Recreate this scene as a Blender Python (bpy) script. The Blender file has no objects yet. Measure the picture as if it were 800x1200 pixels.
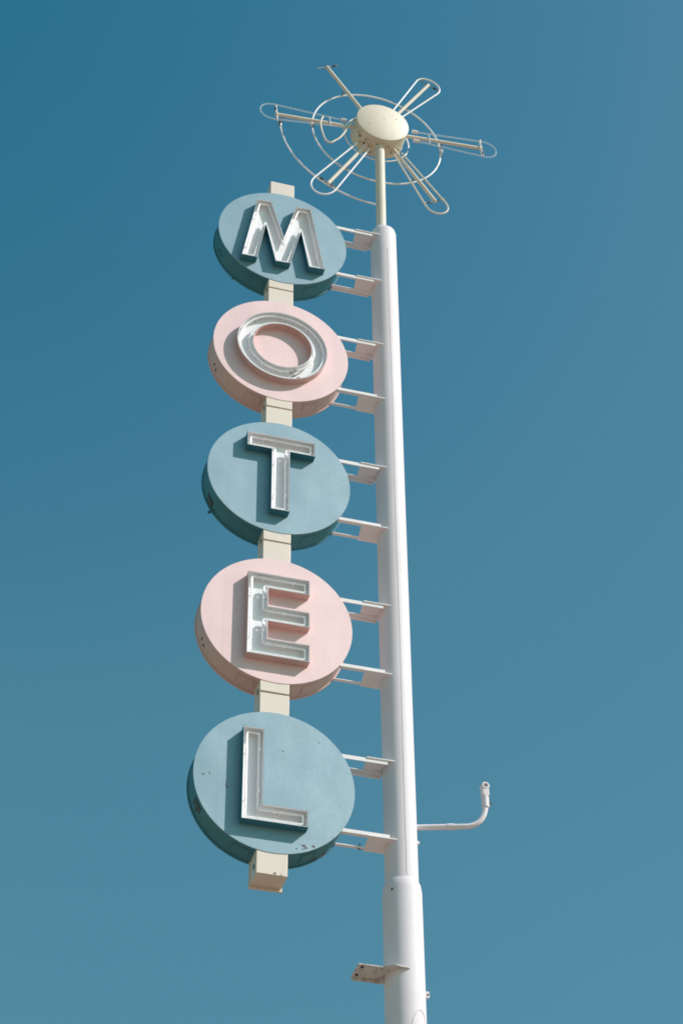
import bpy, bmesh, math, random
from mathutils import Vector, Matrix
random.seed(7)
PI = math.pi
C = bpy.context.scene.collection
sc = bpy.context.scene

# ---------------------------------------------------------------- units
# modelled in "disc radii" (R = 1), x along the sign towards the pole, y away
# from the viewer, z up; one disc radius is 0.6 m, the viewer's eye 1.6 m.
U = 0.6
CAM = Vector((-4.9592, -19.7747, -19.4953))
ZG = CAM.z - 1.6 / U                       # ground level in disc radii


def W(p):
    return Vector((p[0] * U, p[1] * U, (p[2] - ZG) * U))


# ---------------------------------------------------------------- materials
def new_mat(name):
    m = bpy.data.materials.new(name)
    m.use_nodes = True
    nt = m.node_tree
    b = nt.nodes['Principled BSDF']
    return m, nt, b


def N(nt, kind, **kw):
    n = nt.nodes.new(kind)
    for k, v in kw.items():
        if k in n.inputs:
            n.inputs[k].default_value = v
        else:
            setattr(n, k, v)
    return n


def ramp(nt, src, p0, p1, c0=(0, 0, 0, 1), c1=(1, 1, 1, 1)):
    r = nt.nodes.new('ShaderNodeValToRGB')
    r.color_ramp.elements[0].position = p0
    r.color_ramp.elements[1].position = p1
    r.color_ramp.elements[0].color = c0
    r.color_ramp.elements[1].color = c1
    nt.links.new(src, r.inputs[0])
    return r.outputs[0]


def mixc(nt, fac, a, b, mode='MIX'):
    m = nt.nodes.new('ShaderNodeMix')
    m.data_type = 'RGBA'
    m.blend_type = mode
    for sock, v in ((m.inputs[0], fac), (m.inputs[6], a), (m.inputs[7], b)):
        if isinstance(v, (int, float)):
            sock.default_value = v
        elif isinstance(v, tuple):
            sock.default_value = v if len(v) == 4 else (*v, 1)
        else:
            nt.links.new(v, sock)
    return m.outputs[2]


def painted(name, col, fade=0.07, dirt=0.10, chips=0.0, rough=0.5, rust=None, streak=True, bump=0.02, spec=0.35, coat=0.0, ior=1.5, dents=0.0, tint=(1, 1, 1)):
    """weathered enamel paint: uneven fading, vertical dirt streaks, chips showing rust.
    rust: list of (x, y, z, radius) spots in metres (world) where the paint has gone."""
    m, nt, b = new_mat(name)
    L = nt.links
    geo = N(nt, 'ShaderNodeNewGeometry')
    pos = geo.outputs['Position']
    n1 = N(nt, 'ShaderNodeTexNoise', Scale=1.7, Detail=5.0, Roughness=0.6)
    L.new(pos, n1.inputs['Vector'])
    hi = tuple(min(1, c * (1 + fade) + 0.01) for c in col)
    lo = tuple(c * (1 - fade) for c in col)
    c = mixc(nt, ramp(nt, n1.outputs['Fac'], 0.3, 0.7), lo, hi)
    if streak:
        mp = N(nt, 'ShaderNodeMapping')
        mp.inputs['Scale'].default_value = (14, 14, 0.9)
        L.new(pos, mp.inputs['Vector'])
        n2 = N(nt, 'ShaderNodeTexNoise', Scale=1.6, Detail=4.0, Roughness=0.65)
        L.new(mp.outputs[0], n2.inputs['Vector'])
        s = ramp(nt, n2.outputs['Fac'], 0.5, 0.82)
        mm = N(nt, 'ShaderNodeMath', operation='MULTIPLY')
        L.new(s, mm.inputs[0])
        mm.inputs[1].default_value = dirt * 2.2
        c = mixc(nt, mm.outputs[0], c, tuple(x * 0.62 for x in col))
    n3 = N(nt, 'ShaderNodeTexNoise', Scale=26.0, Detail=6.0, Roughness=0.7)
    L.new(pos, n3.inputs['Vector'])
    s3 = ramp(nt, n3.outputs['Fac'], 0.42, 0.75)
    mm = N(nt, 'ShaderNodeMath', operation='MULTIPLY')
    L.new(s3, mm.inputs[0])
    mm.inputs[1].default_value = dirt
    c = mixc(nt, mm.outputs[0], c, tuple(x * 0.7 for x in col))
    mask = None
    if chips > 0:
        n4 = N(nt, 'ShaderNodeTexNoise', Scale=34.0, Detail=3.0, Roughness=0.55)
        L.new(pos, n4.inputs['Vector'])
        mask = ramp(nt, n4.outputs['Fac'], 0.80 - chips, 0.82 - chips)
    if rust:
        n5 = N(nt, 'ShaderNodeTexNoise', Scale=42.0, Detail=5.0, Roughness=0.7)
        L.new(pos, n5.inputs['Vector'])
        for (x, y, z, r) in rust:
            d = N(nt, 'ShaderNodeVectorMath', operation='DISTANCE')
            L.new(pos, d.inputs[0])
            d.inputs[1].default_value = (x, y, z)
            mr = N(nt, 'ShaderNodeMapRange')
            L.new(d.outputs['Value'], mr.inputs['Value'])
            mr.inputs['From Min'].default_value = 0
            mr.inputs['From Max'].default_value = r
            mr.inputs['To Min'].default_value = 0.20
            mr.inputs['To Max'].default_value = -0.14
            ad = N(nt, 'ShaderNodeMath', operation='ADD')
            L.new(n5.outputs['Fac'], ad.inputs[0])
            L.new(mr.outputs[0], ad.inputs[1])
            k = ramp(nt, ad.outputs[0], 0.60, 0.63)
            if mask is None:
                mask = k
            else:
                mx = N(nt, 'ShaderNodeMath', operation='MAXIMUM')
                L.new(mask, mx.inputs[0])
                L.new(k, mx.inputs[1])
                mask = mx.outputs[0]
    if mask is not None:
        c = mixc(nt, mask, c, (0.10, 0.072, 0.06))
    L.new(c, b.inputs['Base Color'])
    rr = ramp(nt, n3.outputs['Fac'], 0.2, 0.8, (rough - .08,) * 3 + (1,), (rough + .12,) * 3 + (1,))
    L.new(rr, b.inputs['Roughness'])
    b.inputs['Specular IOR Level'].default_value = spec
    b.inputs['IOR'].default_value = ior
    b.inputs['Specular Tint'].default_value = (*tint, 1)
    b.inputs['Coat Weight'].default_value = coat
    if mask is not None:
        for sock, v in (('Specular IOR Level', spec), ('Coat Weight', coat)):
            mr = N(nt, 'ShaderNodeMapRange')
            L.new(mask, mr.inputs['Value'])
            mr.inputs['To Min'].default_value = v
            mr.inputs['To Max'].default_value = .08 if v else 0
            L.new(mr.outputs[0], b.inputs[sock])
    b.inputs['Coat Roughness'].default_value = 0.6
    if bump:
        nb = N(nt, 'ShaderNodeTexNoise', Scale=5.0, Detail=3.0, Roughness=0.5)
        L.new(pos, nb.inputs['Vector'])
        bp = N(nt, 'ShaderNodeBump', Strength=bump * 10, Distance=0.004)
        L.new(nb.outputs['Fac'], bp.inputs['Height'])
        if dents:
            nd = N(nt, 'ShaderNodeTexNoise', Scale=2.6, Detail=1.0, Roughness=0.4)
            L.new(pos, nd.inputs['Vector'])
            bd = N(nt, 'ShaderNodeBump', Strength=1.0, Distance=dents)
            L.new(nd.outputs['Fac'], bd.inputs['Height'])
            L.new(bd.outputs[0], bp.inputs['Normal'])
        L.new(bp.outputs[0], b.inputs['Normal'])
    return m


def plain(name, col, rough=0.5, metal=0.0, spec=0.4, var=.10):
    m, nt, b = new_mat(name)
    geo = N(nt, 'ShaderNodeNewGeometry')
    n1 = N(nt, 'ShaderNodeTexNoise', Scale=18.0, Detail=4.0)
    nt.links.new(geo.outputs['Position'], n1.inputs['Vector'])
    c = mixc(nt, ramp(nt, n1.outputs['Fac'], .3, .7), tuple(x * (1 - var) for x in col), tuple(min(1, x * (1 + var * .7)) for x in col))
    nt.links.new(c, b.inputs['Base Color'])
    b.inputs['Roughness'].default_value = rough
    b.inputs['Metallic'].default_value = metal
    b.inputs['Specular IOR Level'].default_value = spec
    return m


ZC = {'M': 3.9126, 'O': 1.4697, 'T': -0.9941, 'E': -3.459, 'L': -5.916}
TEAL = (0.012, 0.155, 0.225)
PINK = (0.81, 0.50, 0.505)


def spot(x, y, z, r):
    w = W((x, y, z))
    return (w.x, w.y, w.z, r * U * .75)


zl = ZC['L']
MAT = {
    'M': painted('teal enamel', TEAL, rough=.62, spec=.85, coat=.5, tint=(.86, .94, 1.0), ior=2.5, dents=.012, fade=.09),
    'O': painted('pink enamel', PINK, rough=.62, spec=.7, coat=1.0, ior=2.2, dents=.010, fade=.06),
    'T': painted('teal enamel faded', TEAL, rough=.62, spec=.85, coat=.5, tint=(.86, .94, 1.0), ior=2.5, dents=.012, fade=.09),
    'E': painted('pink enamel faded', PINK, rough=.62, spec=.7, coat=1.0, ior=2.2, dents=.010, fade=.06),
    'L': painted('teal enamel chipped', tuple(x * 1.03 for x in TEAL), dirt=.13, rough=.62, spec=.85, coat=.5, tint=(.86, .94, 1.0), ior=2.5, dents=.012, fade=.09, rust=[
        spot(-.60, 0, zl - .16, .10), spot(-.88, 0, zl - .06, .06), spot(-.80, 0, zl - .02, .05),
        spot(.36, 0, zl - .86, .13), spot(.47, 0, zl - .83, .09), spot(.27, 0, zl - .89, .06),
        spot(-.83, .2, zl - .55, .10), spot(.55, 0, zl + .66, .045),
        spot(.74, .02, zl - .69, .14), spot(.10, 0, zl + .45, .04), spot(.70, .3, zl - .72, .18)]),
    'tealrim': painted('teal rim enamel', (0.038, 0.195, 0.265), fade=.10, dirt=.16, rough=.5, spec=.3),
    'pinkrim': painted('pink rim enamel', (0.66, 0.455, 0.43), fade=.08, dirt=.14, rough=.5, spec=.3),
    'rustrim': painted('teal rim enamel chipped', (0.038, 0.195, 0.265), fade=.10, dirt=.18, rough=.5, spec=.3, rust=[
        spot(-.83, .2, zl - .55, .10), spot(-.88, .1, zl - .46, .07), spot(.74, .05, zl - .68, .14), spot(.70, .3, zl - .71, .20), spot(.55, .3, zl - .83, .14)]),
    'pole': painted('white pole paint', (0.79, 0.715, 0.765), fade=.03, dirt=.03, rough=.55, bump=.01, spec=.2),
    'bracket': painted('white bracket paint', (0.90, 0.84, 0.86), fade=.03, dirt=.04, rough=.5),
    'stub': painted('peeling white paint', (0.66, 0.62, 0.60), fade=.12, dirt=.75, chips=.13, rough=.7),
    'cream': painted('cream post paint', (0.70, 0.56, 0.45), fade=.05, dirt=.10, rough=.62, spec=.7, coat=1.0, ior=2.2, rust=[
        spot(.02, 0, -7.175, .07), spot(.10, 0, -7.19, .05), spot(-.2, .1, -7.08, .05)]),
    'drum': painted('cream drum paint', (0.70, 0.57, 0.40), fade=.05, dirt=.10, rough=.62, spec=.7, coat=1.0, ior=2.2, rust=[
        spot(1.30, .2, 7.06, .12), spot(1.42, .25, 6.98, .10), spot(1.24, .15, 7.18, .07), spot(1.55, .22, 6.92, .08)]),
    'mast': painted('cream mast paint', (0.72, 0.635, 0.53), fade=.04, dirt=.08),
    'spoke': painted('ivory spoke paint', (0.76, 0.67, 0.57), fade=.05, dirt=.10),
    'liner': plain('white letter liner', (0.90, 0.885, 0.92), .6, var=.02),
    'flange': plain('grey white letter rim', (0.70, 0.67, 0.67), .45),
    'neon': plain('milky neon glass', (0.90, 0.87, 0.89), .3, spec=.4, var=.02),
    'dark': plain('dark metal', (0.05, 0.055, 0.055), .5, .3),
    'grey': plain('grey clip metal', (0.30, 0.29, 0.27), .45, .6),
    'line': plain('seam sealant', (0.36, 0.34, 0.34), .7),
    'tealgap': plain('dark teal joint', (0.04, 0.12, 0.15), .7),
    'pinkgap': plain('brown pink joint', (0.42, 0.30, 0.27), .7),
    'gap': plain('olive joint caulk', (0.26, 0.24, 0.15), .8),
}
m, nt, b = new_mat('clear unpainted glass')
b.inputs['Base Color'].default_value = (0.9, 0.93, 0.93, 1)
b.inputs['Roughness'].default_value = 0.08
b.inputs['Alpha'].default_value = 0.26
MAT['glass'] = m

# ---------------------------------------------------------------- mesh helpers


class MB:
    def __init__(self):
        self.bm = bmesh.new()

    def poly_prism(self, pts, a, b_, axis='y', close=True):
        """pts: 2-D outline, (x,z) for axis y, (x,y) for axis z; extruded from a to b_"""
        bm = self.bm

        def P(p, t):
            return W((p[0], t, p[1])) if axis == 'y' else W((p[0], p[1], t))
        A = [bm.verts.new(P(p, a)) for p in pts]
        B = [bm.verts.new(P(p, b_)) for p in pts]
        n = len(pts)
        if close:
            bm.faces.new(A)
            bm.faces.new(B[::-1])
        for i in range(n):
            j = (i + 1) % n
            bm.faces.new((A[i], A[j], B[j], B[i]))
        return self

    def box(self, x0, x1, y0, y1, z0, z1):
        return self.poly_prism([(x0, y0), (x1, y0), (x1, y1), (x0, y1)], z0, z1, 'z')

    def ring_prism(self, outer, inner, a, b_):
        """band between two outlines with the same number of points, axis y, smoothless"""
        bm = self.bm
        n = len(outer)
        V = [[bm.verts.new(W((p[0], y, p[1]))) for p in o] for o in (outer, inner) for y in (a, b_)]
        oa, ob, ia, ib = V
        for i in range(n):
            j = (i + 1) % n
            bm.faces.new((oa[i], oa[j], ob[j], ob[i]))
            bm.faces.new((ia[j], ia[i], ib[i], ib[j]))
            bm.faces.new((oa[j], oa[i], ia[i], ia[j]))
            bm.faces.new((ob[i], ob[j], ib[j], ib[i]))
        return self

    def lathe_y(self, cx, cz, prof, seg=128, a0=0.0, a1=2 * PI):
        """revolve (r, y) profile round the y axis through (cx, cz)"""
        bm = self.bm
        full = abs(a1 - a0 - 2 * PI) < 1e-6
        k = seg if full else seg + 1
        rows = []
        for (r, y) in prof:
            if r < 1e-6:
                rows.append([bm.verts.new(W((cx, y, cz)))])
            else:
                rows.append([bm.verts.new(W((cx + r * math.cos(a0 + (a1 - a0) * i / seg), y,
                                             cz + r * math.sin(a0 + (a1 - a0) * i / seg)))) for i in range(k)])
        for A, B in zip(rows, rows[1:]):
            for i in range(seg):
                j = (i + 1) % k
                if len(A) == 1:
                    bm.faces.new((A[0], B[j], B[i]))
                elif len(B) == 1:
                    bm.faces.new((A[i], A[j], B[0]))
                else:
                    bm.faces.new((A[i], A[j], B[j], B[i]))
        return self

    def lathe_z(self, axis, prof, seg=96):
        """revolve (r, z) profile round a near-vertical axis; axis(z) -> (x, y)"""
        bm = self.bm
        rows = []
        for (r, z) in prof:
            ax = axis(z)
            if r < 1e-6:
                rows.append([bm.verts.new(W((ax[0], ax[1], z)))])
            else:
                rows.append([bm.verts.new(W((ax[0] + r * math.cos(2 * PI * i / seg), ax[1] + r * math.sin(2 * PI * i / seg), z)))
                             for i in range(seg)])
        for A, B in zip(rows, rows[1:]):
            for i in range(seg):
                j = (i + 1) % seg
                if len(A) == 1:
                    bm.faces.new((A[0], B[i], B[j]))
                elif len(B) == 1:
                    bm.faces.new((A[j], A[i], B[0]))
                else:
                    bm.faces.new((A[j], A[i], B[i], B[j]))
        return self

    def tube(self, pts, r, closed=False, seg=12, r_end=None):
        bm = self.bm
        P = [Vector(p) for p in pts]
        n = len(P)
        tang = []
        for i in range(n):
            if closed:
                t = P[(i + 1) % n] - P[i - 1]
            else:
                t = P[min(i + 1, n - 1)] - P[max(i - 1, 0)]
            tang.append(t.normalized())
        up = Vector((0, 1, 0)) if abs(tang[0].y) < .9 else Vector((1, 0, 0))
        nrm = (up - tang[0] * up.dot(tang[0])).normalized()
        rows = []
        for i in range(n):
            nrm = (nrm - tang[i] * nrm.dot(tang[i])).normalized()
            bn = tang[i].cross(nrm)
            rad = r if r_end is None else r + (r_end - r) * i / (n - 1)
            rows.append([bm.verts.new(W(P[i] + nrm * (rad * math.cos(2 * PI * k / seg)) + bn * (rad * math.sin(2 * PI * k / seg))))
                         for k in range(seg)])
        m_ = n if closed else n - 1
        for i in range(m_):
            A, B = rows[i], rows[(i + 1) % n]
            for k in range(seg):
                l = (k + 1) % seg
                bm.faces.new((A[k], A[l], B[l], B[k]))
        if not closed:
            bm.faces.new(rows[0][::-1])
            bm.faces.new(rows[-1])
        return self

    def build(self, name, mat, parent=None, smooth=True, bevel=0.0, angle=35):
        bm = self.bm
        bmesh.ops.recalc_face_normals(bm, faces=bm.faces)
        off = world_loc(parent) if parent else Vector((0, 0, 0))
        bmesh.ops.translate(bm, verts=bm.verts, vec=-off)
        me = bpy.data.meshes.new(name)
        bm.to_mesh(me)
        bm.free()
        me.materials.append(MAT[mat] if isinstance(mat, str) else mat)
        o = bpy.data.objects.new(name, me)
        C.objects.link(o)
        if parent:
            o.parent = parent
        if smooth:
            for p in me.polygons:
                p.use_smooth = True
            me.set_sharp_from_angle(angle=math.radians(angle))
        if bevel:
            md = o.modifiers.new('edge', 'BEVEL')
            md.width = bevel * U
            md.segments = 2
            md.limit_method = 'ANGLE'
            md.angle_limit = math.radians(40)
        return o


def world_loc(o):
    v = Vector(o.location)
    while o.parent:
        o = o.parent
        v = v + o.location
    return v


def thing(name, label, cat, base, group=None):
    o = bpy.data.objects.new(name, None)
    C.objects.link(o)
    o.location = W(base)
    o.empty_display_size = .1
    o['label'] = label
    o['category'] = cat
    if group:
        o['group'] = group
    return o


def circle(cx, cz, r, n=128):
    return [(cx + r * math.cos(2 * PI * i / n), cz + r * math.sin(2 * PI * i / n)) for i in range(n)]


def inset(poly, d):
    """offset a closed outline (counter-clockwise) inwards by d, mitred"""
    n = len(poly)
    out = []
    for i in range(n):
        p0, p1, p2 = Vector(poly[i - 1]), Vector(poly[i]), Vector(poly[(i + 1) % n])
        d1, d2 = (p1 - p0).normalized(), (p2 - p1).normalized()
        n1, n2 = Vector((-d1.y, d1.x)), Vector((-d2.y, d2.x))
        bis = (n1 + n2)
        k = bis.length_squared / 2
        out.append(tuple(p1 + bis * (d / max(k, .18))))
    return out


def rounded(poly, r, k=5):
    n = len(poly)
    out = []
    for i in range(n):
        p0, p1, p2 = Vector(poly[i - 1]), Vector(poly[i]), Vector(poly[(i + 1) % n])
        a, c = p0 - p1, p2 - p1
        rr = min(r, a.length * .45, c.length * .45)
        A, B = p1 + a.normalized() * rr, p1 + c.normalized() * rr
        for j in range(k + 1):
            t = j / k
            out.append(tuple(A * (1 - t) ** 2 + p1 * 2 * t * (1 - t) + B * t * t))
    return out


# ---------------------------------------------------------------- pole
PY = 0.18


def pax(z):
    return (1.641 + 0.0037 * z, PY)


pole = thing('sign_pole', 'tall round white steel pole with a thicker sleeve around its lower part', 'pole', (pax(ZG)[0], PY, ZG))
PR = 0.2015
prof = [(0.06, 4.775), (0.12, 4.765), (0.165, 4.735), (0.19, 4.70), (PR, 4.65)]
prof += [(PR, 4.65 - i * (4.65 + 6.95) / 24) for i in range(1, 25)]
prof += [(PR, -7.5)]
MB().lathe_z(pax, [(0, 4.777)] + prof).build('shaft', 'pole', pole)
SR = 0.236
MB().lathe_z(pax, [(PR - .02, -6.985), (PR + .006, -6.99), (PR + .022, -7.03), (SR - .004, -7.085), (SR, -7.12), (SR, -9), (SR, -12), (SR, -18), (SR, ZG)]).build('sleeve', 'pole', pole)
# weld seam down the lit side: a thin, slightly wandering line of sealant
th = math.radians(-90 - 18.3 + 18.5)


def on_pole(z, ang, r):
    a = pax(z)
    return (a[0] + r * math.cos(ang), a[1] + r * math.sin(ang), z)


pts = []
z = 4.15
while z > -6.98:
    pts.append(on_pole(z, th + .018 * math.sin(z * 1.3) + random.uniform(-.008, .008), PR - .0025))
    z -= .11
MB().tube(pts, .0048, seg=8).build('weld_seam', 'line', pole)
# oval hand hole cover on the sleeve near the bottom of the picture
ha = math.radians(-90 - 18 + 46)
cp = []
for i in range(40):
    t = 2 * PI * i / 40
    cp.append(on_pole(-9.16 + .46 * math.sin(t), ha + .60 * math.cos(t), SR - .001))
MB().tube(cp, .0075, closed=True, seg=8).build('hand_hole_rim', 'pole', pole)
# small lugs and bolt heads on the right of the pole
lug = MB()
lug.box(1.825, 1.872, .085, .11, -8.475, -8.395)
lug.build('lug', 'pole', pole, bevel=.003)
MB().lathe_y(1.853, -8.435, [(0, .080), (.012, .080), (.012, .086), (0, .086)], 16).build('bolt_head', 'dark', pole)
q = on_pole(-7.16, math.radians(-90 - 18 - 28), SR)
MB().tube([(q[0], q[1] + .03, q[2]), (q[0] - .006, q[1] - .004, q[2])], .014, seg=10).build('bolt_hole', 'dark', pole)
MB().box(1.815, 1.848, .15, .18, -6.40, -6.36).build('lug', 'pole', pole, bevel=.003)

# ---------------------------------------------------------------- cream post behind / between the discs
DEPTH = 0.36
post = thing('support_post', 'cream square post segments linking the five round letter discs in one column', 'post', (-.017, .15, -7.21))
PX0, PX1 = -.205, .172


def post_section(z0, z1, name='tube_section'):
    return MB().box(PX0, PX1, .006, .30, z0, z1).build(name, 'cream', post, bevel=.006)


def rim_z(zc, side, x=-.017):
    return zc + side * math.sqrt(.985 ** 2 - .19 ** 2)


order = 'MOTEL'
post_section(rim_z(ZC['M'], 1), 5.19)
for a_, b_ in zip(order, order[1:]):
    zt, zb = rim_z(ZC[a_], -1), rim_z(ZC[b_], 1)
    zm = ZC[a_] - 1.165
    post_section(zm + .022, zt + .02)
    post_section(zb - .02, zm - .0)
    MB().box(PX0 + .012, PX1 - .012, .028, .288, zm - .004, zm + .026).build('joint', 'gap', post)
post_section(-7.205, rim_z(ZC['L'], -1) + .02)
MB().box(PX0 - .012, PX1 + .012, .303, .332, -7.235, rim_z(ZC['L'], -1) + .0).build('back_flange', 'cream', post, bevel=.003)
for zc_ in ('M', 'O', 'T', 'E', 'L'):
    zz = ZC[zc_] - 1.09 if zc_ != 'L' else -7.06
    MB().box(PX0 - .004, PX0 + .004, .10, .15, zz - .035, zz + .03).build('conduit_hole', 'dark', post)

# ---------------------------------------------------------------- letters
OUT = {}
OUT['M'] = [(-.655, -.692), (-.412, -.688), (-.293, .088), (-.138, -.689), (.098, -.675), (.256, .090), (.376, -.668),
            (.628, -.655), (.410, .664), (.174, .652), (-.010, -.108), (-.212, .652), (-.440, .632)]
OUT['T'] = [(-.140, -.698), (.121, -.698), (.121, .388), (.476, .388), (.476, .642), (-.4845, .642), (-.4845, .388), (-.140, .388)]
OUT['E'] = [(-.418, -.681), (.403, -.681), (.403, -.408), (-.147, -.408), (-.147, -.135), (.403, -.135), (.403, .115), (-.147, .115),
            (-.147, .4005), (.403, .4005), (.403, .643), (-.418, .643)]
OUT['L'] = [(-.427, -.658), (.388, -.658), (.388, -.42), (-.163, -.42), (-.163, .657), (-.427, .657)]
LH = 0.112
WALL = 0.011
TY = -0.070


def build_letter(disc, ch, mat):
    zc = ZC[ch]
    if ch == 'O':
        cx, cz = -.008, zc - .008
        ro, ri = .668, .428
        walls = MB()
        walls.lathe_y(cx, cz, [(ro, 0.001), (ro, -LH), (ro - WALL * .5, -LH), (ro - WALL * .5, 0.001)], 160)
        walls.lathe_y(cx, cz, [(ri, 0.001), (ri, -LH), (ri + WALL * .5, -LH), (ri + WALL * .5, 0.001)], 128)
        let = walls.build('letter', mat, disc)
        li = MB()
        li.lathe_y(cx, cz, [(ro - WALL * .5 - .001, -LH - .002), (ro - WALL, -LH - .002), (ro - WALL, -.004), (ri + WALL, -.004), (ri + WALL, -LH - .002), (ri + WALL * .5 + .001, -LH - .002)], 160)
        li.build('letter_liner', 'liner', let)
        rt = .048
        for r in (ro - rt, ri + rt):
            mb = MB()
            mb.tube([(cx + r * math.cos(PI * 2 * i / 120 - 1.2), TY, cz + r * math.sin(PI * 2 * i / 120 - 1.2)) for i in range(118)], .0155, seg=10)
            mb.build('neon_tube', 'neon', let)
        for k in range(10):
            for r in (ro - rt, ri + rt):
                a = k * PI / 5 + .3
                x, z = cx + r * math.cos(a), cz + r * math.sin(a)
                MB().tube([(x, -.004, z), (x, TY + .012, z)], .010, seg=8).build('tube_support', 'neon', let)
        for r, a in ((ro - rt, -1.17), (ri + rt, -1.14), (ro - rt - .05, -1.25), (ri + rt + .03, -1.28)):
            x, z = cx + r * math.cos(a), cz + r * math.sin(a)
            MB().tube([(x - .02, TY - .004, z - .01), (x + .022, TY - .004, z + .014)], .017, seg=8).build('electrode', 'grey', let)
        return
    o = [(x, z + zc) for x, z in OUT[ch]]
    i1 = inset(o, WALL * .5)
    i2 = inset(o, WALL)
    let = MB().ring_prism(o, i1, -LH, .001).build('letter', mat, disc, smooth=False)
    li = MB()
    n = len(o)
    i1b = inset(o, WALL * .5 + .001)
    A = [li.bm.verts.new(W((p[0], -LH - .003, p[1]))) for p in i1b]
    B = [li.bm.verts.new(W((p[0], -LH - .003, p[1]))) for p in i2]
    D = [li.bm.verts.new(W((p[0], -.004, p[1]))) for p in i2]
    for i in range(n):
        j = (i + 1) % n
        li.bm.faces.new((A[i], A[j], B[j], B[i]))
        li.bm.faces.new((B[i], B[j], D[j], D[i]))
    bk = li.bm.faces.new(D)
    bk.normal_update()
    bmesh.ops.triangulate(li.bm, faces=[bk])
    li.build('letter_liner', 'liner', let, smooth=False)
    # neon tube: rounded run just inside the walls
    tp = rounded(inset(o, .055), .035)
    MB().tube([(x, TY, z) for x, z in tp], .0155, closed=True, seg=10).build('neon_tube', 'neon', let)
    ii = inset(o, .055)
    for i in range(n):
        p, q_ = Vector(ii[i]), Vector(ii[(i + 1) % n])
        ln = (q_ - p).length
        if ln < .2:
            continue
        for t in ((.5,) if ln < .6 else (.22, .78)):
            c = p.lerp(q_, t)
            s = MB()
            s.tube([(c.x, -.004, c.y), (c.x, TY + .012, c.y)], .009, seg=8)
            d = (q_ - p).normalized() * .012
            s.tube([(c.x - d.x, TY, c.y - d.y), (c.x + d.x, TY, c.y + d.y)], .0195, seg=10)
            s.build('tube_support', 'neon', let)


SEAM = -.70
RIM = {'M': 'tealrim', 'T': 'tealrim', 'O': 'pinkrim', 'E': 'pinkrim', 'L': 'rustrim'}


def rim_patch(disc, zc, a0, a1, y0, y1, r, mat, name, th_=.004):
    mb = MB()
    mb.lathe_y(0, zc, [(r, y0), (r + th_, y0), (r + th_, y1), (r, y1), (r, y0)], 24, a0, a1)
    return mb.build(name, mat, disc)


DESC = {'M': 'pale teal round sign disc bearing the white outlined letter M, topmost in the column',
        'O': 'pink round sign disc bearing the ring-shaped white letter O, just below the M disc',
        'T': 'pale teal round sign disc bearing the white letter T, between the two pink discs',
        'E': 'pink round sign disc bearing the white letter E, just above the L disc',
        'L': 'pale teal round sign disc with chipped rusty edge bearing the white letter L'}


def letter_disc(ch):
    zc = ZC[ch]
    mat = ch
    d = thing('letter_disc', DESC[ch], 'letter disc', (0, DEPTH / 2, zc - 1), 'five round letter discs of the sign')
    # front sheets: a wide one and a narrow one tucked 3 mm behind it along a vertical seam
    r = .998
    a = math.acos(SEAM / r)
    big = [(r * math.cos(-a + 2 * a * i / 150), zc + r * math.sin(-a + 2 * a * i / 150)) for i in range(151)]
    small = [(r * math.cos(a + (2 * PI - 2 * a) * i / 50), zc + r * math.sin(a + (2 * PI - 2 * a) * i / 50)) for i in range(51)]
    mb = MB()
    mb.poly_prism(big, 0, .016)
    small2 = small
    mb.poly_prism(small2, .0006, .016)
    mb.build('face_panel', mat, d, bevel=.001)
    mb = MB().lathe_y(0, zc, [(.985, .0165), (.988, .02), (.988, .325), (1.001, .328), (1.001, DEPTH - .003), (.998, DEPTH), (.5, DEPTH), (0, DEPTH)], 160)
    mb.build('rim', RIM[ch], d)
    for a0, a1 in ((-2.06, -1.83), (-1.19, -1.00)):
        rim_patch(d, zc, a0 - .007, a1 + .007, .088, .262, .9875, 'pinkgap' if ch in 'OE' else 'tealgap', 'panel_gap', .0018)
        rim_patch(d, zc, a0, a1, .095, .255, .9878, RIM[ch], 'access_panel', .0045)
    for (aa, yy) in ((math.radians(200.5), .20), (math.radians(205), .235)):
        rim_patch(d, zc, aa - .017, aa + .017, yy - .02, yy + .02, .9878, 'dark', 'conduit_hole', .004)
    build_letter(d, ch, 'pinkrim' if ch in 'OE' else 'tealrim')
    return d


discs = {ch: letter_disc(ch) for ch in order}
# little tab hanging off the rim of the T disc and off the M disc
aa = math.radians(212)
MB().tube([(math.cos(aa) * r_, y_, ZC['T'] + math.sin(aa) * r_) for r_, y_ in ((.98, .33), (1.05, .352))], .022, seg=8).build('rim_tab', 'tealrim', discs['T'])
rim_patch(discs['T'], ZC['T'], math.radians(202), math.radians(210), .20, .30, .988, 'dark', 'rim_hatch', .012)
aa = math.radians(228)
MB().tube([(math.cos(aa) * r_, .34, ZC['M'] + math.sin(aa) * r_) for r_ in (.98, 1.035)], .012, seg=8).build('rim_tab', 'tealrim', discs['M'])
rim_patch(discs['L'], ZC['L'], math.radians(199), math.radians(209), .10, .20, .988, 'dark', 'rim_hatch', .006)

# ---------------------------------------------------------------- brackets from discs to pole


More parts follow.
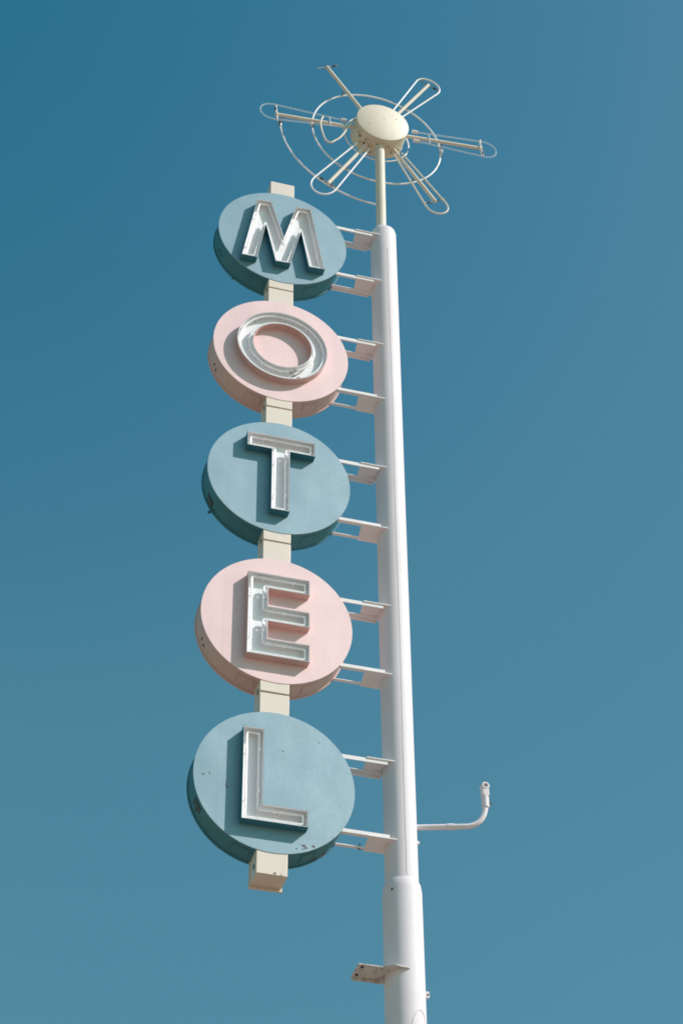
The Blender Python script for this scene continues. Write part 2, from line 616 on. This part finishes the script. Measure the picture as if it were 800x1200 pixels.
def bracket(ch, upper, on_top, hb, label):
    zc = ZC[ch]
    zt = zc + (.558 if upper else -.497)
    if not upper and not on_top:
        zt = zc - .505
    zb = zt - hb
    px, _ = pax(zt)
    b_ = thing('support_bracket', label, 'bracket', (1.2, DEPTH / 2, zb), 'white steel brackets between discs and pole')
    t = .012
    zp0 = zt - .001 if on_top else zb - t
    x0 = math.sqrt(1 - min(.999, (zt - zc) ** 2)) - .03
    # front angle bar: upright leg to the front, flat leg behind it
    F0 = .018
    fb = [(F0, zb), (F0 + t, zb), (F0 + t, zt - t), (.085, zt - t), (.085, zt), (F0, zt)] if on_top else \
         [(F0, zb), (.075, zb), (.075, zb + t), (F0 + t, zb + t), (F0 + t, zt), (F0, zt)]

    def bar(sec, xa, xb):
        m_ = MB()
        A = [m_.bm.verts.new(W((xa, y, z_))) for y, z_ in sec]
        B = [m_.bm.verts.new(W((xb, y, z_))) for y, z_ in sec]
        m_.bm.faces.new(A)
        m_.bm.faces.new(B[::-1])
        for i in range(len(sec)):
            j = (i + 1) % len(sec)
            m_.bm.faces.new((A[i], A[j], B[j], B[i]))
        return m_.build('bar', 'bracket', b_, smooth=False, bevel=.002)
    bar(fb, x0, 1.432)
    hb2 = hb + .004 if on_top else .04
    D0 = DEPTH - .012
    bb = [(D0, zt - hb2), (D0, zt - .002), (D0 - .075, zt - .002), (D0 - .075, zt - t - .002), (D0 - t, zt - t - .002), (D0 - t, zt - hb2)] if on_top else \
         [(D0, zb), (D0, zb + hb2), (D0 - t, zb + hb2), (D0 - t, zb + t), (D0 - .05, zb + t), (D0 - .05, zb)]
    bar(bb, x0 + .0, 1.440)
    # flat plate with a hollow that fits round the pole
    a0 = math.asin(.178 / PR)
    arc = []
    for i in range(25):
        a = PI + a0 - 2 * a0 * i / 24
        arc.append((px + (PR - .001) * math.cos(a), PY + (PR - .001) * math.sin(a)))
    pl = [(1.163, .004)] + [(px - .06, .004)] + arc + [(px - .06, DEPTH - .004), (1.20, DEPTH - .004)]
    MB().poly_prism(pl, zp0, zp0 + t, 'z').build('plate', 'bracket', b_, smooth=False, bevel=.002)
    if on_top and upper:
        # short cleat welded under the plate against the pole
        MB().box(px - PR - .10, px - PR + .02, DEPTH - .10, DEPTH - .088, zp0 - .06, zp0 - .002).build('cleat', 'bracket', b_, smooth=False)
    return b_


NM = {'M': 'teal M disc', 'O': 'pink O disc', 'T': 'teal T disc', 'E': 'pink E disc', 'L': 'teal L disc'}
for ch in order:
    bracket(ch, True, True, .058, 'white bracket joining the upper right of the %s to the pole' % NM[ch])
    lb = bracket(ch, False, ch == 'M', .050, 'white bracket joining the lower right of the %s to the pole' % NM[ch] +
                 (', with cable' if ch == 'L' else ''))
cable = MB()
zb = ZC['L'] - .505 - .05
cable.tube([(1.02 + .035 * i, DEPTH - .02 + .008 * math.sin(i * 1.9), zb + .014 + .012 * math.sin(i * 1.3)) for i in range(7)], .010, seg=6)
cable.tube([(1.14, DEPTH - .03, zb - .004), (1.15, DEPTH - .03, zb + .07)], .007, seg=6)
cable.build('cable', 'dark', lb)

# ---------------------------------------------------------------- stub bracket at the sleeve
zs = -8.205
st = thing('stub_bracket', 'short rusty white bracket sticking out left of the pole sleeve with nothing on it', 'bracket', (1.2, .12, zs))
px, _ = pax(zs)
arc = []
a0, a1 = math.radians(270 - 2), math.radians(110)
for i in range(25):
    a = a0 + (a1 - a0) * i / 24
    arc.append((px + (SR - .001) * math.cos(a), PY + (SR - .001) * math.sin(a)))
pl = [(1.295, -.02), (1.415, -.10), (px - .01, PY - SR - .012)] + arc + [(1.40, .37), (1.30, .30)]
MB().poly_prism(pl, zs - .012, zs, 'z').build('collar_plate', 'stub', st, smooth=False, bevel=.002)
MB().poly_prism([(1.005, -.02), (1.294, -.02), (1.300, .30), (1.005, .30)], zs - .016, zs - .003, 'z').build('arm_plate', 'stub', st, smooth=False, bevel=.002)
MB().box(1.008, 1.40, .285, .300, zs - .055, zs - .017).build('stiffener', 'stub', st, smooth=False)
MB().box(1.33, 1.43, .22, .235, zs - .09, zs - .013).build('gusset', 'stub', st, smooth=False)
for x, y in ((1.06, .03), (1.05, .22)):
    MB().tube([(x, y, zs - .030), (x, y, zs + .012)], .018, seg=6).build('bolt', 'dark', st)

# ---------------------------------------------------------------- curved pipe arm on the right
la = thing('pipe_arm', 'thin white pipe curving upward to an empty lamp socket, right of the pole', 'lamp arm', (1.83, .18, -6.15))


def lerp3(p, q_, t):
    return tuple(a + (b2 - a) * t for a, b2 in zip(p, q_))


p0, p1, p2 = (1.80, .195, -6.15), (2.217, .065, -6.15), (2.37, .02, -6.145)
MB().tube([p0, lerp3(p0, p1, .5), p1], .036, seg=16).build('pipe', 'pole', la)
MB().tube([lerp3(p0, p1, .92), lerp3(p0, p1, 1.12)], .0415, seg=16).build('coupling', 'pole', la)
A, B, D = Vector(p1), Vector((2.62, -.05, -6.16)), Vector((2.655, -.04, -5.84))
ben = []
for i in range(4):
    ben.append(tuple(A.lerp(Vector((2.37, .015, -6.15)), i / 4)))
S0 = Vector((2.37, .015, -6.15))
for i in range(17):
    t = i / 16
    ben.append(tuple(S0 * (1 - t) ** 2 + B * 2 * t * (1 - t) + D * t * t))
MB().tube(ben, .034, seg=16).build('bend', 'pole', la)
MB().tube([(2.655, -.04, -5.87), (2.657, -.04, -5.70)], .046, seg=16).build('collar', 'pole', la, bevel=.004)
MB().box(2.612, 2.702, -.085, .0, -5.715, -5.60).build('swivel_block', 'pole', la, bevel=.012)
sk = MB().lathe_y(2.66, -5.565, [(.026, -.040), (.026, -.092), (.045, -.092), (.052, -.080), (.052, -.0), (.0, .0)], 32).build('socket', 'pole', la)
MB().lathe_y(2.66, -5.565, [(0, -.048), (.0255, -.048), (.0255, -.044), (0, -.044)], 24).build('socket_hole', 'grey', sk)
MB().tube([(2.69, -.05, -5.80), (2.735, -.06, -5.80)], .012, seg=8).build('set_screw', 'grey', la)

# ---------------------------------------------------------------- starburst on top
HX, HZ = 1.673, 7.333
sb = thing('starburst_ornament', 'cream starburst of neon spokes and rings around a round drum on the pole top', 'starburst', (1.655, .20, 4.76))
MB().tube([(1.638, .195, 4.70), (1.650, .20, 5.8), (1.660, .20, HZ - .42)], .079, seg=32).build('mast', 'mast', sb)
MB().lathe_z(lambda z_: (1.6385, .195), [(.08, 4.83), (.098, 4.83), (.11, 4.80), (.11, 4.76)], 40).build('mast_collar', 'pole', sb)
drum = MB().lathe_y(HX, HZ, [(0, .030), (.436, .030), (.444, .034), (.446, .042), (.446, .395), (.452, .40), (.452, .42), (.3, .42), (0, .42)], 128).build('drum', 'drum', sb)
for x_, z_ in ((.03, .08), (-.22, -.1), (.24, .16)):
    MB().lathe_y(HX + x_, HZ + z_, [(0, .022), (.008, .024), (.010, .031)], 12).build('rivet', 'spoke', drum)


def pol(r, deg, y):
    return Vector((HX + r * math.cos(math.radians(deg)), y, HZ + r * math.sin(math.radians(deg))))


def loop_pts(ang, r0, w0, r1, w1, y, r_tip):
    """U-shaped tube: two straight legs and a round end, about a spoke at angle ang"""
    rd = Vector((math.cos(math.radians(ang)), 0, math.sin(math.radians(ang))))
    td = Vector((-rd.z, 0, rd.x))
    H = Vector((HX, y, HZ))
    pts_ = []
    for i in range(5):
        t = i / 4
        pts_.append(H + rd * (r0 + (r1 - r0) * t) + td * (w0 + (w1 - w0) * t))
    h = r_tip - r1
    for i in range(1, 24):
        a = PI * i / 24
        pts_.append(H + rd * (r1 + h * math.sin(a) ** .85) + td * (w1 * math.cos(a)))
    for i in range(5):
        t = 1 - i / 4
        pts_.append(H + rd * (r0 + (r1 - r0) * t) - td * (w0 + (w1 - w0) * t))
    return pts_


YS = .235
SP = [  # angle, spoke length, loop (w0, r1, w1, tip) or None, painted?, loop angle
    (60.0, 1.835, (.095, 1.70, .215, 1.92), True, 59.0),
    (121.8, 1.70, None, True, 0),
    (184.8, 1.78, (.085, 1.80, .19, 2.04), False, 184.5),
    (241.2, 1.845, (.110, 1.93, .200, 2.22), True, 240.6),
    (301.5, 1.75, (.075, 1.84, .195, 2.06), True, 299.3),
    (5.2, 1.815, (.115, 1.80, .195, 2.04), False, 3.2)]
for k, (ang, ln, lp, painted_, la_) in enumerate(SP):
    sp = MB().tube([pol(.40, ang, YS), pol(ln * .5, ang, YS), pol(ln, ang, YS)], .030, seg=16).build('spoke', 'spoke', sb)
    rd = pol(1, ang, 0) - pol(0, ang, 0)
    td = Vector((-rd.z, 0, rd.x))
    # clip across the spoke's tip
    e = pol(ln - .015, ang, YS)
    MB().tube([e - td * .21 + Vector((0, -.012, 0)), e, e + td * .21 + Vector((0, -.012, 0))], .0105, seg=8).build('end_clip', 'grey', sp)
    MB().tube([e - td * .10 + Vector((0, -.006, 0)), e - td * .16 + Vector((0, -.009, 0))], .017, seg=8).build('insulator', 'dark', sp)
    if lp:
        w0, r1, w1, tip = lp
        MB().tube(loop_pts(la_, .60, w0, r1, w1, .195, tip), .0148 if painted_ else .0135, seg=10).build(
            'neon_loop', ('spoke' if k == 4 else 'neon') if painted_ else 'glass', sp)
        if not painted_:
            lr = Vector((math.cos(math.radians(la_)), 0, math.sin(math.radians(la_))))
            lt = Vector((-lr.z, 0, lr.x))
            H = Vector((HX, .195, HZ))
            for s_ in (-1, 1):
                f = H + lr * .62 + lt * (s_ * (w0 + .004))
                MB().tube([f - lr * .05, f + lr * .05], .030, seg=10).build('electrode', 'flange', sp)
            for rr, hw in ((.86, .12), (1.76, .185)):
                f = H + lr * rr
                MB().tube([f - lt * hw, f + lt * hw], .008, seg=6).build('tube_support', 'flange', sp)
    # stand-off that carries the big ring behind the spokes
    MB().tube([pol(1.11, ang, YS), pol(1.11, ang, .40)], .013, seg=8).build('stand_off', 'grey', sp)
    if k in (2, 5):
        MB().tube([pol(1.13, ang - 3, .36), pol(1.11, ang - 8, .375)], .026, seg=8).build('ring_joint', 'flange', sp)
    if k in (2, 3):
        MB().tube([pol(1.65, ang, YS), pol(1.65, ang, .44)], .012, seg=8).build('stand_off', 'grey', sp)
# big ring, small ring, broken outer arc
MB().tube([pol(1.11, 3 * i, .385) for i in range(120)], .0145, closed=True, seg=10).build('ring_tube', 'neon', sb)
MB().tube([pol(.556, 3 * i - 6, .39) for i in range(118)], .0125, seg=10).build('inner_ring_tube', 'neon', sb)
MB().tube([pol(1.648, 183 + 87.5 * i / 50, .42) for i in range(51)], .0145, seg=10).build('outer_arc_tube', 'neon', sb)
MB().tube([pol(1.648, 182.5, .42), pol(1.648, 186.5, .42)], .026, seg=8).build('electrode', 'grey', sb)
MB().tube([pol(1.648, 269.0, .42), pol(1.648, 270.8, .42)], .026, seg=8).build('electrode', 'flange', sb)
# broken-off piece of tube on the left of the drum
bk = [(.989, -177.4), (1.05, -168.7), (1.09, -158.1), (1.137, -147.5), (1.135, -144.0), (1.09, -141.8), (.999, -142.6), (.80, -147), (.459, 170)]
bp_ = [pol(r, a, .15) for r, a in bk]
sm = []
for i in range(len(bp_) - 1):
    P0, P1, P2, P3 = bp_[max(i - 1, 0)], bp_[i], bp_[i + 1], bp_[min(i + 2, len(bp_) - 1)]
    for j in range(5):
        t = j / 5
        sm.append(.5 * ((2 * P1) + (P2 - P0) * t + (2 * P0 - 5 * P1 + 4 * P2 - P3) * t * t + (3 * P1 - P0 - 3 * P2 + P3) * t ** 3))
sm.append(bp_[-1])
MB().tube(sm, .016, seg=10).build('broken_tube', 'spoke', sb)
# sockets on the underside of the drum where the tubes enter
for ang, y in ((214, .13), (224, .28), (236, .15), (247, .24), (253, .34), (262, .14), (286, .16), (296, .28), (312, .24)):
    rd = pol(1, ang, 0) - pol(0, ang, 0)
    f = pol(.446, ang, y)
    s_ = MB().tube([f - rd * .02, f + rd * .030], .024, seg=12).build('tube_socket', 'drum', drum)
    MB().tube([f + rd * .028, f + rd * .040], .010, seg=8).build('wire', 'dark', s_)

# ---------------------------------------------------------------- ground
gm, nt, b = new_mat('sandy ground')
geo = N(nt, 'ShaderNodeNewGeometry')
n1 = N(nt, 'ShaderNodeTexNoise', Scale=.35, Detail=8.0, Roughness=.65)
nt.links.new(geo.outputs['Position'], n1.inputs['Vector'])
nt.links.new(mixc(nt, n1.outputs['Fac'], (.275, .20, .15), (.355, .262, .20)), b.inputs['Base Color'])
b.inputs['Roughness'].default_value = .9
bm = bmesh.new()
bmesh.ops.create_grid(bm, x_segments=8, y_segments=8, size=6000)
me = bpy.data.meshes.new('ground')
bm.to_mesh(me)
bm.free()
me.materials.append(gm)
g = bpy.data.objects.new('ground', me)
C.objects.link(g)
g['kind'] = 'structure'
g['label'] = 'dry sandy ground the pole stands on'

# ---------------------------------------------------------------- daylight
sd = Vector((1.5234, -1.0, 1.6029)).normalized()
elev = math.asin(sd.z)
azim = math.atan2(sd.x, sd.y)
w = bpy.data.worlds.new('World')
sc.world = w
w.use_nodes = True
nt = w.node_tree
bg = nt.nodes['Background']
sky = nt.nodes.new('ShaderNodeTexSky')
sky.sky_type = 'NISHITA'
sky.sun_disc = False
sky.sun_elevation = elev
sky.sun_rotation = azim
sky.altitude = 0
sky.air_density = 2.0
sky.dust_density = 1.0
sky.ozone_density = 3.0
# grade of the sky's light towards the photograph's cyan daylight: per-channel response curves
MID = (1.50, 2.40, 3.66)                   # raw sky colour half way up the picture
OUT = (0.445, 1.41, 2.10)                  # what it becomes
CV = (((0, 0), (.70, .15), (.82, .36), (.95, .76), (1.0, .95), (1.25, 1.2), (2, 2.3), (4, 5.4)),
      ((0, 0), (.70, .52), (.82, .68), (.95, .88), (1.0, .97), (1.25, 1.12), (2, 2.1), (4, 4.8)),
      ((0, 0), (.70, .60), (.86, .77), (.95, .90), (1.0, .97), (1.10, 1.06), (2, 2.1), (4, 4.8)))
nrm = mixc(nt, 1.0, sky.outputs[0], tuple(.25 / c for c in MID), 'MULTIPLY')
cv = nt.nodes.new('ShaderNodeRGBCurve')
cv.mapping.use_clip = False
cv.mapping.extend = 'EXTRAPOLATED'
for k in range(3):
    c_ = cv.mapping.curves[k]
    pts = CV[k]
    c_.points[0].location = (0, 0)
    c_.points[1].location = (pts[-1][0] / 4, pts[-1][1] / 4)
    for x, y in pts[1:-1]:
        c_.points.new(x / 4, y / 4)
    for p in c_.points:
        p.handle_type = 'VECTOR'
cv.mapping.update()
nt.links.new(nrm, cv.inputs['Color'])
tint = mixc(nt, 1.0, cv.outputs[0], tuple(4 * c for c in OUT), 'MULTIPLY')
nt.links.new(tint, bg.inputs['Color'])
bg.inputs['Strength'].default_value = 0.15

sl = bpy.data.lights.new('sun', 'SUN')
sl.energy = 3.7
sl.angle = math.radians(0.5)
sl.color = (1.0, 0.92, 0.885)
so = bpy.data.objects.new('sun', sl)
C.objects.link(so)
so.rotation_euler = sd.to_track_quat('Z', 'Y').to_euler()
so.location = (20, -20, 40)

# ---------------------------------------------------------------- camera
cam = bpy.data.cameras.new('camera')
co = bpy.data.objects.new('camera', cam)
C.objects.link(co)
p_, y_, r_ = 0.7197, 0.2868, -0.0122
fwd = Vector((math.sin(y_) * math.cos(p_), math.cos(y_) * math.cos(p_), math.sin(p_)))
right = Vector((math.cos(y_), -math.sin(y_), 0))
up = right.cross(fwd)
c_, s_ = math.cos(r_), math.sin(r_)
R_ = right * c_ + up * s_
U_ = -right * s_ + up * c_
mw = Matrix((R_, U_, -fwd)).transposed().to_4x4()
mw.translation = W(CAM)
co.matrix_world = mw
cam.sensor_fit = 'VERTICAL'
cam.sensor_height = 36
cam.sensor_width = 24
cam.lens = 2373.22 / 1200 * 36
cam.clip_start = .1
cam.clip_end = 20000
sc.camera = co

sc.view_settings.view_transform = 'Standard'
sc.view_settings.look = 'None'
sc.view_settings.exposure = 0.15
sc.view_settings.gamma = 1
sc.render.resolution_x = 682
sc.render.resolution_y = 1024
sc.cycles.filter_width = 1.7
